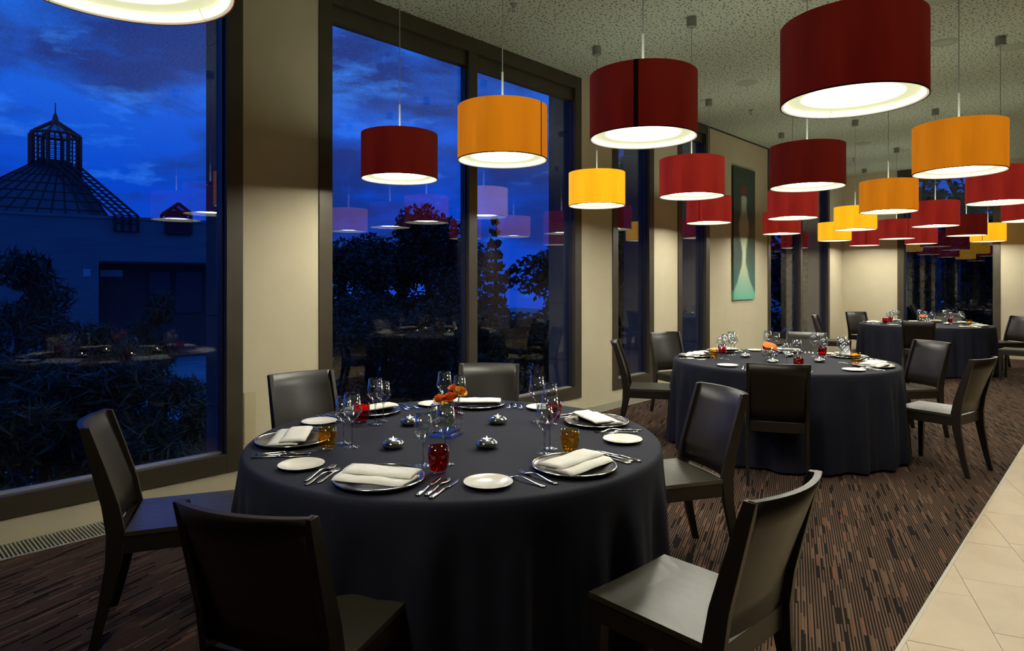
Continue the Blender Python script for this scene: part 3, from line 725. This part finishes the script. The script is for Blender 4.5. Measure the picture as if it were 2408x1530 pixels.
SM = {3: (-.12, 1), 2: (.98, 0), 9: (-.42, 0), 18: (.66, 0), 20: (.10, 0), 22: (-.30, 0)}
for i, (x, y, k, lb) in enumerate(LP):
    if i in SM: lamp(x, y, k, lb, toward(x, y, SM[i][0]), bool(SM[i][1]))
    else: lamp(x, y, k, lb)
# downlights over the limestone passage (outside the frame)
dlm = G().lathe([(0, -.004), (.05, -.004), (.06, 0)], 24).mesh('lens', 'downlight')
for i, y in enumerate((-1.5, 1.2, 4.45, 5.95, 13.3)):
    t_ = thing('ceiling_downlight', 'small round downlight over the limestone passage, '+('behind the camera', 'beside the camera', 'level with the front table', 'level with the middle table', 'added near the back wall to light the pillar')[i], 'light', (5.6, y, CEIL), 0, 'downlights over the limestone passage'); put('lens', dlm, t_)
    if i == 4: t_.location = (8.7, 13.2, CEIL)  # last downlight is an added, unseen one placed to light the pillar
    G().lathe([(.058, 0), (.075, 0), (.075, -.008), (.058, -.006)], 24, close=True).obj('ring', 'canopy', t_, True)
    ld = bpy.data.lights.new('downlight', 'SPOT'); ld.energy = SPOT_W*(2.5 if i == 4 else 1); ld.color = (1, .80, .55); ld.spot_size = math.radians(95); ld.spot_blend = .8; ld.shadow_soft_size = .05
    lo = bpy.data.objects.new('bulb', ld); C.objects.link(lo); lo.parent = t_; lo.location = (0, 0, -.02)

# ================================================================== PAINTING
m = M('abstract_painting'); t = m.node('ShaderNodeTexCoord'); sx = m.node('ShaderNodeSeparateXYZ'); m.link(t.outputs['Generated'], sx.inputs[0])
u = sx.outputs['Y']; v = sx.outputs['Z']
fc = m.node('ShaderNodeFloatCurve'); cv = fc.mapping.curves[0]; m.link(v, fc.inputs['Value'])
for p_, w_ in ((0., .80), (.10, .42), (.2, .24), (.32, .12), (.45, .20), (.55, .27), (.68, .16), (.78, .15), (.80, .0), (1., 0.)):
    if p_ in (0., 1.): cv.points[0 if p_ == 0. else -1].location = (p_, w_)
    else: cv.points.new(p_, w_)
fc.mapping.update()
nf = m.noise(5, 6, .6, (1, 4, 1)); dd = m.math('ABSOLUTE', m.math('SUBTRACT', u, m.math('ADD', .47, m.math('MULTIPLY', m.math('SUBTRACT', nf, .5), .12))))
ins = m.math('SMOOTH_MIN', 1.0, m.math('MAXIMUM', 0.0, m.math('MULTIPLY', m.math('SUBTRACT', fc.outputs[0], dd), 12.0)), .1)
bgc = m.ramp(m.noise(4, 7, .65, (1, 5, .8)), [(.34, (.012, .022, .016, 1)), (.5, (.02, .055, .042, 1)), (.62, (.035, .03, .02, 1)), (.75, (.03, .13, .12, 1))])
bgc = m.mix(m.ramp(v, [(0., (1, 1, 1, 1)), (.32, (0, 0, 0, 1))]), bgc, (.03, .15, .13, 1))
fig = m.mix(m.ramp(m.math('ADD', v, m.math('MULTIPLY', nf, .2)), [(.08, (1, 1, 1, 1)), (.32, (0, 0, 0, 1))]), (.34, .38, .26, 1), (.12, .45, .34, 1))
pc = m.mix(ins, bgc, fig)
dv_ = m.math('ADD', m.math('POWER', m.math('DIVIDE', m.math('SUBTRACT', v, .83), .05), 2.), m.math('POWER', m.math('DIVIDE', m.math('SUBTRACT', u, .48), .2), 2.))
pc = m.mix(m.ramp(dv_, [(0., (.8, .8, .8, 1)), (1., (0, 0, 0, 1))]), pc, (.16, .02, .012, 1))
m.link(pc, m.p.inputs['Base Color']); m.set(Roughness=.5)
pt = thing('painting', 'tall narrow dark green abstract painting on the cream wall', 'painting', (0, 10.2, 0))
G().box(.004, .034, -.405, .405, 1.16, 3.27).obj('canvas', m.m, pt)

# ================================================================== TABLEWARE PROTOTYPES (each built once, then copied)
def hid(): pass
def me(g_, name, mat, smooth=True, bevel=0): return g_.mesh(name, mat, smooth, bevel)
A = {}
A['charger'] = me(G().lathe([(0, .004), (.105, .004), (.118, .010), (.150, .014), (.156, .016), (.156, .013), (.118, .006), (.10, 0), (0, 0)], 64), 'dish', 'charger')
A['charger_rim'] = me(G().lathe([(.150, .0145), (.153, .0185), (.158, .0175), (.159, .0145), (.155, .012)], 64, close=True), 'rim', 'silver')
A['bread'] = me(G().lathe([(0, .004), (.050, .004), (.058, .008), (.080, .0135), (.084, .0145), (.085, .013), (.060, .005), (.05, 0), (0, 0)], 56), 'bread', 'porcelain')
def napkin_piece(w, d, h, z0, dx, dy, seed):
    rng = random.Random(seed); g_ = G(); nx, ny = 12, 6; vs = []; fs = []
    for s_ in (0, 1):
        for j in range(ny+1):
            for i in range(nx+1):
                x = -w/2+w*i/nx; y = -d/2+d*j/ny; ed = min(1, min(j, ny-j)*1.0+.25)
                z = z0+(h*(ed if j != ny else .5)+.0015*math.sin(x*40+seed) if s_ else .0)
                vs.append((x+dx+.004*math.sin(y*30+seed), y+dy, z))
    k = (nx+1)*(ny+1)
    for j in range(ny):
        for i in range(nx): a = j*(nx+1)+i; fs.append((a, a+nx+1, a+nx+2, a+1)); fs.append((k+a, k+a+1, k+a+nx+2, k+a+nx+1))
    for i in range(nx): fs.append((i, i+1, k+i+1, k+i)); a = ny*(nx+1)+i; fs.append((a+1, a, k+a, k+a+1))
    for j in range(ny): a = j*(nx+1); fs.append((a+nx+1, a, k+a, k+a+nx+1)); a += nx; fs.append((a, a+nx+1, k+a+nx+1, k+a))
    return g_.add(vs, fs)
A['nap1'] = me(napkin_piece(.265, .125, .012, .0, 0, -.026, 1), 'lower_fold', 'linen')
A['nap2'] = me(napkin_piece(.262, .105, .012, .012, .002, .014, 4), 'upper_fold', 'linen')
def strip(g_, secs, th):
    """secs: (y, halfwidth, z, xc)"""
    vs = []; fs = []
    for y, w, z, xc in secs: vs += [(xc-w, y, z), (xc-w*.6, y, z+th), (xc+w*.6, y, z+th), (xc+w, y, z)]
    for i in range(len(secs)-1):
        for q in range(4): q2 = (q+1) % 4; fs.append((i*4+q, i*4+q2, i*4+4+q2, i*4+4+q))
    n = len(secs)-1; fs.append((0, 1, 2, 3)); fs.append((n*4+3, n*4+2, n*4+1, n*4)); g_.add(vs, fs); return g_
def handle(): return [(-.10, .006, .002, 0), (-.096, .0095, .003, 0), (-.07, .0085, .004, 0), (-.03, .0045, .009, 0), (0, .0032, .013, 0), (.03, .004, .011, 0)]
A['fork_h'] = me(strip(strip(G(), handle()+[(.042, .0095, .007, 0), (.055, .012, .004, 0), (.062, .012, .003, 0)], .0022), [], .001) if False else strip(G(), handle()+[(.042, .0095, .007, 0), (.055, .012, .004, 0), (.062, .012, .003, 0)], .0022), 'handle', 'silver')
gt = G()
for q in range(4):
    xc = -.0096+.0064*q; strip(gt, [(.060, .0018, .003, xc), (.08, .0016, .0022, xc), (.100, .0009, .006, xc)], .0016)
A['fork_t'] = me(gt, 'tines', 'silver', False)
A['knife_h'] = me(strip(G(), [(-.11, .006, .001, 0), (-.105, .010, .001, 0), (-.06, .0085, .001, 0), (-.02, .006, .002, 0), (.0, .005, .002, 0)], .006), 'handle', 'silver')
A['knife_b'] = me(strip(G(), [(0, .005, .003, 0), (.02, .009, .003, .001), (.08, .0085, .002, .001), (.108, .004, .002, -.002), (.113, .001, .002, -.003)], .0012), 'blade', 'silver')
A['fish_b'] = me(strip(G(), [(0, .004, .004, 0), (.015, .004, .006, 0), (.03, .013, .006, .003), (.06, .014, .005, .003), (.085, .007, .004, 0), (.095, .001, .004, -.002)], .0012), 'blade', 'silver')
A['spoon_b'] = me(G().lathe([(0, .003), (.010, .004), (.0155, .007), (.017, .010), (.0155, .0085), (.009, .005), (0, .0042)], 20), 'bowl', 'silver')
def glassmesh(h, rb, rt, stem):
    bowl = G().lathe([(.0035, stem), (rb*.35, stem+.012), (rb*.95, stem+(h-stem)*.36), (rb, stem+(h-stem)*.42), (rt, h), (rt-.001, h)], 36)
    st_ = G().lathe([(0, .0005), (.034, .001), (.034, .0022), (.012, .005), (.0045, .012), (.0035, .03), (.0035, stem-.01), (.006, stem), (.010, stem+.006)], 28)
    rim = G().lathe([(rt-.0012, h-.0008), (rt+.0008, h-.0008), (rt+.0008, h+.0012), (rt-.0012, h+.0012)], 36, close=True)
    return me(bowl, 'bowl', 'glass'), me(st_, 'stem', 'glass_base'), me(rim, 'rim', 'glass_base')
A['wg_s'] = glassmesh(.195, .037, .028, .085); A['wg_l'] = glassmesh(.222, .041, .031, .100)
TB = G().lathe([(.030, .010), (.038, .04), (.040, .065), (.038, .094), (.036, .094), (.037, .06), (.028, .014), (0, .012)], 36)
A['tum_red'] = me(TB, 'bowl', 'glass_red'); A['tum_amb'] = me(TB, 'bowl', 'glass_amber')
A['tum_base'] = me(G().lathe([(0, 0), (.024, 0), (.027, .003), (.030, .012), (0, .013)], 32), 'base', 'glass_base')
A['cand'] = me(G().lathe([(0, 0), (.022, 0), (.042, .008), (.048, .018), (.044, .028), (.030, .036), (.0195, .038), (.0195, .030), (0, .030)], 40), 'pebble_body', 'chrome')
A['cand_wax'] = me(G().lathe([(0, .030), (.019, .030), (.019, .0365), (0, .0355)], 20), 'candle', 'wax')
A['cand_flame'] = me(G().lathe([(0, .036), (.002, .038), (.0025, .041), (.001, .046), (0, .049)], 10), 'flame', 'flame')

def item(name, label, cat, group, x, y, z, rz, parts):
    t_ = thing(name, label, cat, (x, y, z), rz, group)
    for pn, msh in parts: put(pn, msh, t_)
    return t_
ZT = .7505
PL = {'front': {-64: 'at the place nearest the camera', -4: 'at the limestone side', 64: 'before the blue-backed chair', 129: 'under the window mullion', 178: 'before the cream pier', -127: 'at the museum window side'},
      'middle': {-72: 'before the camera-facing-away chair', 4: 'at the limestone side', 58: 'before the blue-backed chair', 108: 'on the side away from the camera', 158: 'beside the narrow window', -158: 'at the window side'},
      'far': {-83: 'on the near side', -8: 'at the picture edge side', 48: 'before the blue-backed chair', 92: 'before the back window', 142: 'at the corner side', -162: 'at the window side'}}
TUM = {'front': {-64: 'red', -4: 'amb', 64: 'red', 129: 'amb', 178: 'red', -127: 'amb'}, 'middle': {-72: 'red', 4: 'amb', 58: 'red', 108: 'red', 158: 'red', -158: 'amb'}, 'far': {-83: 'amb', -8: 'amb', 48: 'red', 92: 'amb', 142: 'red', -162: 'red'}}
for nm, (tx, ty), R, _, _ in TABLES:
    for phd, where in PL[nm].items():
        ph = math.radians(phd); er = (math.cos(ph), math.sin(ph)); ri = (-math.sin(ph), math.cos(ph)); sc = R/.9
        def at(r, s): return tx+er[0]*r*sc+ri[0]*s, ty+er[1]*r*sc+ri[1]*s
        def pol(r, dd): return tx+math.cos(ph+math.radians(dd))*r*sc, ty+math.sin(ph+math.radians(dd))*r*sc
        rz = ph+PI/2; T_ = ' on the %s table, %s' % (nm, where); gsuf = ' on the %s table' % nm
        x, y = at(.715, 0); item('charger_plate', 'pewter charger plate'+T_, 'plate', 'charger plates'+gsuf, x, y, ZT, rz, [('dish', A['charger']), ('rim', A['charger_rim'])])
        jit = random.uniform(-.12, .12)
        item('folded_napkin', 'folded white napkin'+T_, 'napkin', 'folded napkins'+gsuf, x, y, ZT+.0155, rz+jit, [('lower_fold', A['nap1']), ('upper_fold', A['nap2'])])
        x, y = pol(.745, -29.5); o = put('bread_plate', A['bread'], loc=(x, y, ZT)); tag(o, 'small white bread plate'+T_, 'plate', 'bread plates'+gsuf)
        # forks, left of the charger
        for q, (s_, r_, nmq) in enumerate(((-.185, .705, 'inner'), (-.215, .735, 'middle'), (-.247, .70, 'outer'))):
            if phd == -4 and q == 1: continue
            x, y = at(r_, s_); item('dinner_fork', nmq+' silver fork'+T_, 'fork', 'forks'+gsuf, x, y, ZT, rz+.05*(q-1), [('handle', A['fork_h']), ('tines', A['fork_t'])])
        for q, (s_, r_, nmq, kn) in enumerate(((.190, .715, 'inner', 'k'), (.222, .705, 'flat-bladed middle', 'f'), (.252, .725, 'outer', 'k'))):
            x, y = at(r_, s_)
            item('table_knife', nmq+' silver knife'+T_, 'knife', 'knives'+gsuf, x, y, ZT, rz-.05*(q-1), [('handle', A['knife_h']), ('blade', A['knife_b'] if kn == 'k' else A['fish_b'])])
        x, y = pol(.50, 7.5); item('wine_glass', 'smaller clear wine glass'+T_, 'wine glass', 'wine glasses'+gsuf, x, y, ZT, 0, list(zip(('bowl', 'stem', 'rim'), A['wg_s'])))
        x, y = pol(.475, 17); item('wine_glass', 'taller clear wine glass'+T_, 'wine glass', 'wine glasses'+gsuf, x, y, ZT, 0, list(zip(('bowl', 'stem', 'rim'), A['wg_l'])))
        x, y = pol(.575, 15.5); tm_ = TUM[nm][phd]
        item('glass_tumbler', {'red': 'deep red', 'amb': 'amber'}[tm_]+' glass tumbler'+T_, 'tumbler', 'coloured tumblers'+gsuf, x, y, ZT, 0, [('bowl', A['tum_'+tm_]), ('base', A['tum_base'])])
# candle holders
def candle(x, y, label, gsuf):
    item('candle_holder', label, 'candle holder', 'pebble candle holders'+gsuf, x, y, ZT, random.uniform(0, 3), [('pebble_body', A['cand']), ('candle', A['cand_wax']), ('flame', A['cand_flame'])])
for x, y, lb in ((1.98, 1.95, 'chrome pebble candle holder behind the vase, on the museum side'), (2.28, 1.63, 'chrome pebble candle holder in front of the vase, museum side'),
                 (2.27, 2.26, 'chrome pebble candle holder behind the vase, nearer the blue-backed chair'), (2.56, 1.90, 'chrome pebble candle holder in front of the vase, limestone side')): candle(x, y, lb, ' on the front table')
for nm, cx_, cy_, in (('middle', 2.275, 5.835), ('far', 2.10, 12.4)):
    for q, w_ in enumerate(('toward the limestone floor', 'away from the camera', 'toward the window wall', 'toward the camera')):
        a = q*PI/2+.15; candle(cx_+.31*math.cos(a), cy_+.31*math.sin(a), 'chrome pebble candle holder on the %s table, %s' % (nm, w_), ' on the %s table' % nm)

# vases and flowers
vs_ = thing('glass_vase', 'square thick glass vase holding roses on the front table', 'vase', (2.265, 1.935, ZT), .35)
def sq(h, w): return [(-w, -w, h), (w, -w, h), (w, w, h), (-w, w, h)]
gv = G(); sc_l = [(0.014, .045), (.03, .052), (.07, .056), (.11, .053), (.140, .052)]; gv.add([p for h, w in sc_l for p in sq(h, w)], [(4*i+q, 4*i+(q+1) % 4, 4*i+4+(q+1) % 4, 4*i+4+q) for i in range(4) for q in range(4)])
gv.obj('body', 'glass', vs_)
G().sweep([sq(.0, .060), sq(.006, .058), sq(.014, .046), sq(.022, .046)]).obj('base', 'glass_base', vs_)
rimg = G().add(sq(.138, .053)+sq(.142, .053)+sq(.142, .049)+sq(.138, .049), [(q, (q+1) % 4, 4+(q+1) % 4, 4+q) for q in range(4)]+[(4+q, 4+(q+1) % 4, 8+(q+1) % 4, 8+q) for q in range(4)]+[(8+q, 8+(q+1) % 4, 12+(q+1) % 4, 12+q) for q in range(4)]); rimg.obj('rim', 'glass_base', vs_)
def rose_mesh(R, seed):
    rng = random.Random(seed); g_ = G()
    for ring, (n, rr_, tilt, hh) in enumerate(((3, .25, .1, .95), (4, .5, .3, .92), (5, .8, .55, .8), (6, 1.0, .95, .62))):
        for q in range(n):
            a0 = 2*PI*q/n+ring*.7+rng.uniform(-.15, .15); w = 2*PI/n*.72; vs = []; fs = []
            for j in range(5):
                t = j/4
                for i in range(6):
                    b = a0+w*(i/5-.5)*2*.8; rad = R*rr_*(.25+.75*math.sin(min(1, t*1.05)*PI*.5))*(1+.12*tilt*t*t)
                    z = R*hh*(t*1.25)-R*.35*tilt*t*t-R*.15*abs(i/5-.5)*2*t; vs.append((rad*math.cos(b), rad*math.sin(b), z-R*.35))
            for j in range(4):
                for i in range(5): a = j*6+i; fs.append((a, a+1, a+7, a+6))
            g_.add(vs, fs)
    return g_
RM = {k: rose_mesh(1, s_).mesh('petals', 'petal_'+k, True) for k, s_ in (('orange', 3), ('yellow', 6))}
def rose(x, y, z, R, col_, label, sx, sy, sz, grp, tilt=(0, 0)):
    t_ = thing('rose', label, 'flower', (x, y, z), random.uniform(0, 6), grp); t_.rotation_euler = (tilt[0], tilt[1], 0)
    p_ = put('petals', RM[col_], t_); p_.scale = (R, R, R)
    inv = Matrix.Translation((x, y, z)) @ t_.rotation_euler.to_matrix().to_4x4(); q_ = inv.inverted() @ Vector((sx, sy, sz))
    G().tube([(0, 0, -R*.3), tuple((q_*.5)+Vector((.004, .004, 0))), tuple(q_)], .0022, 6).obj('stem', 'stem', t_)
vx, vy = 2.265, 1.935; c_, s_ = .7277, .686                          # camera-right direction is (c, s)
def vo_(r, f): return vx+c_*r-s_*f, vy+s_*r+c_*f
x, y = vo_(-.030, -.02); rose(x, y, ZT+.165, .030, 'orange', 'orange rose lowest in the vase, nearest the museum window', vx, vy, ZT+.03, 'roses in the front vase', (.3, -.3))
x, y = vo_(.018, -.02); rose(x, y, ZT+.172, .032, 'orange', 'orange rose at the middle of the vase rim', vx+.01, vy, ZT+.03, 'roses in the front vase', (.3, .1))
x, y = vo_(.030, .02); rose(x, y, ZT+.205, .026, 'orange', 'small orange rose highest in the vase', vx, vy+.01, ZT+.03, 'roses in the front vase', (0, .2))
x, y = vo_(.062, 0); rose(x, y, ZT+.195, .030, 'yellow', 'yellow rose leaning out on the limestone side of the vase', vx+.01, vy+.01, ZT+.03, 'roses in the front vase', (.1, .5))
def gerbera_mesh():
    g_ = G()
    for ring, (n, L_, z_) in enumerate(((20, .046, .0), (18, .036, .006), (12, .020, .010))):
        for q in range(n):
            a = 2*PI*q/n+ring*.15; ca, sa = math.cos(a), math.sin(a); vs = []
            for t, w in ((.15, .002), (.5, .006), (.85, .0055), (1, .001)):
                r = L_*t; z = z_+.010*math.sin(t*PI)-.006*t
                vs += [(r*ca-w*sa, r*sa+w*ca, z), (r*ca+w*sa, r*sa-w*ca, z)]
            g_.add(vs, [(0, 1, 3, 2), (2, 3, 5, 4), (4, 5, 7, 6)])
    return g_
GM = gerbera_mesh().mesh('petals', 'petal_orange', False); GC = G().lathe([(0, .016), (.006, .015), (.010, .010), (.010, 0)], 14).mesh('centre', 'petal_yellow', True)
BOWL = G().lathe([(.03, .012), (.055, .025), (.070, .055), (.078, .09), (.076, .09), (.068, .055), (.05, .027), (0, .02)], 36).mesh('bowl', 'glass', True)
BB = G().lathe([(0, 0), (.05, 0), (.052, .004), (.028, .012), (0, .02)], 30).mesh('base', 'glass_base', True)
for nm, bx_, by_ in (('middle', 2.20, 5.78), ('far', 2.10, 12.4)):
    t_ = thing('flower_bowl', 'clear glass flower bowl on the %s table' % nm, 'vase', (bx_, by_, ZT), 0, 'glass flower bowls'); put('bowl', BOWL, t_); put('base', BB, t_)
    for q, (dr, dz, lb, tl) in enumerate(((-.02, .135, 'large orange gerbera', (.55, -.1)), (.035, .12, 'orange gerbera leaning over the bowl rim', (.5, .7)))):
        f_ = thing('gerbera', lb+' in the %s table bowl' % nm, 'flower', (bx_+c_*dr, by_+s_*dr, ZT+dz), 0, 'orange gerberas in bowls'); f_.rotation_euler = (tl[0], tl[1], .7)
        put('petals', GM, f_); put('centre', GC, f_)
        q_ = (Matrix.Translation(f_.location) @ f_.rotation_euler.to_matrix().to_4x4()).inverted() @ Vector((bx_, by_, ZT+.03))
        G().tube([(0, 0, 0), tuple(q_*.5), tuple(q_)], .0025, 6).obj('stem', 'stem', f_)
# folded menu card on the middle table
mc = thing('menu_card', 'small white folded menu card standing on the middle table', 'card', (2.62, 6.45, ZT), math.radians(60))
G().add([(-.05, -.025, 0), (.05, -.025, 0), (.05, 0, .105), (-.05, 0, .105), (-.05, -.0235, 0), (.05, -.0235, 0), (.05, .001, .1035), (-.05, .001, .1035)], [(0, 1, 2, 3), (7, 6, 5, 4), (0, 4, 5, 1), (1, 5, 6, 2), (2, 6, 7, 3), (3, 7, 4, 0)]).obj('front_leaf', 'card', mc)
G().add([(-.05, .027, 0), (.05, .027, 0), (.05, .001, .105), (-.05, .001, .105), (-.05, .0255, 0), (.05, .0255, 0), (.05, .0, .1035), (-.05, .0, .1035)], [(3, 2, 1, 0), (4, 5, 6, 7), (1, 5, 4, 0), (2, 6, 5, 1), (3, 7, 6, 2), (0, 4, 7, 3)]).obj('rear_leaf', 'card', mc)
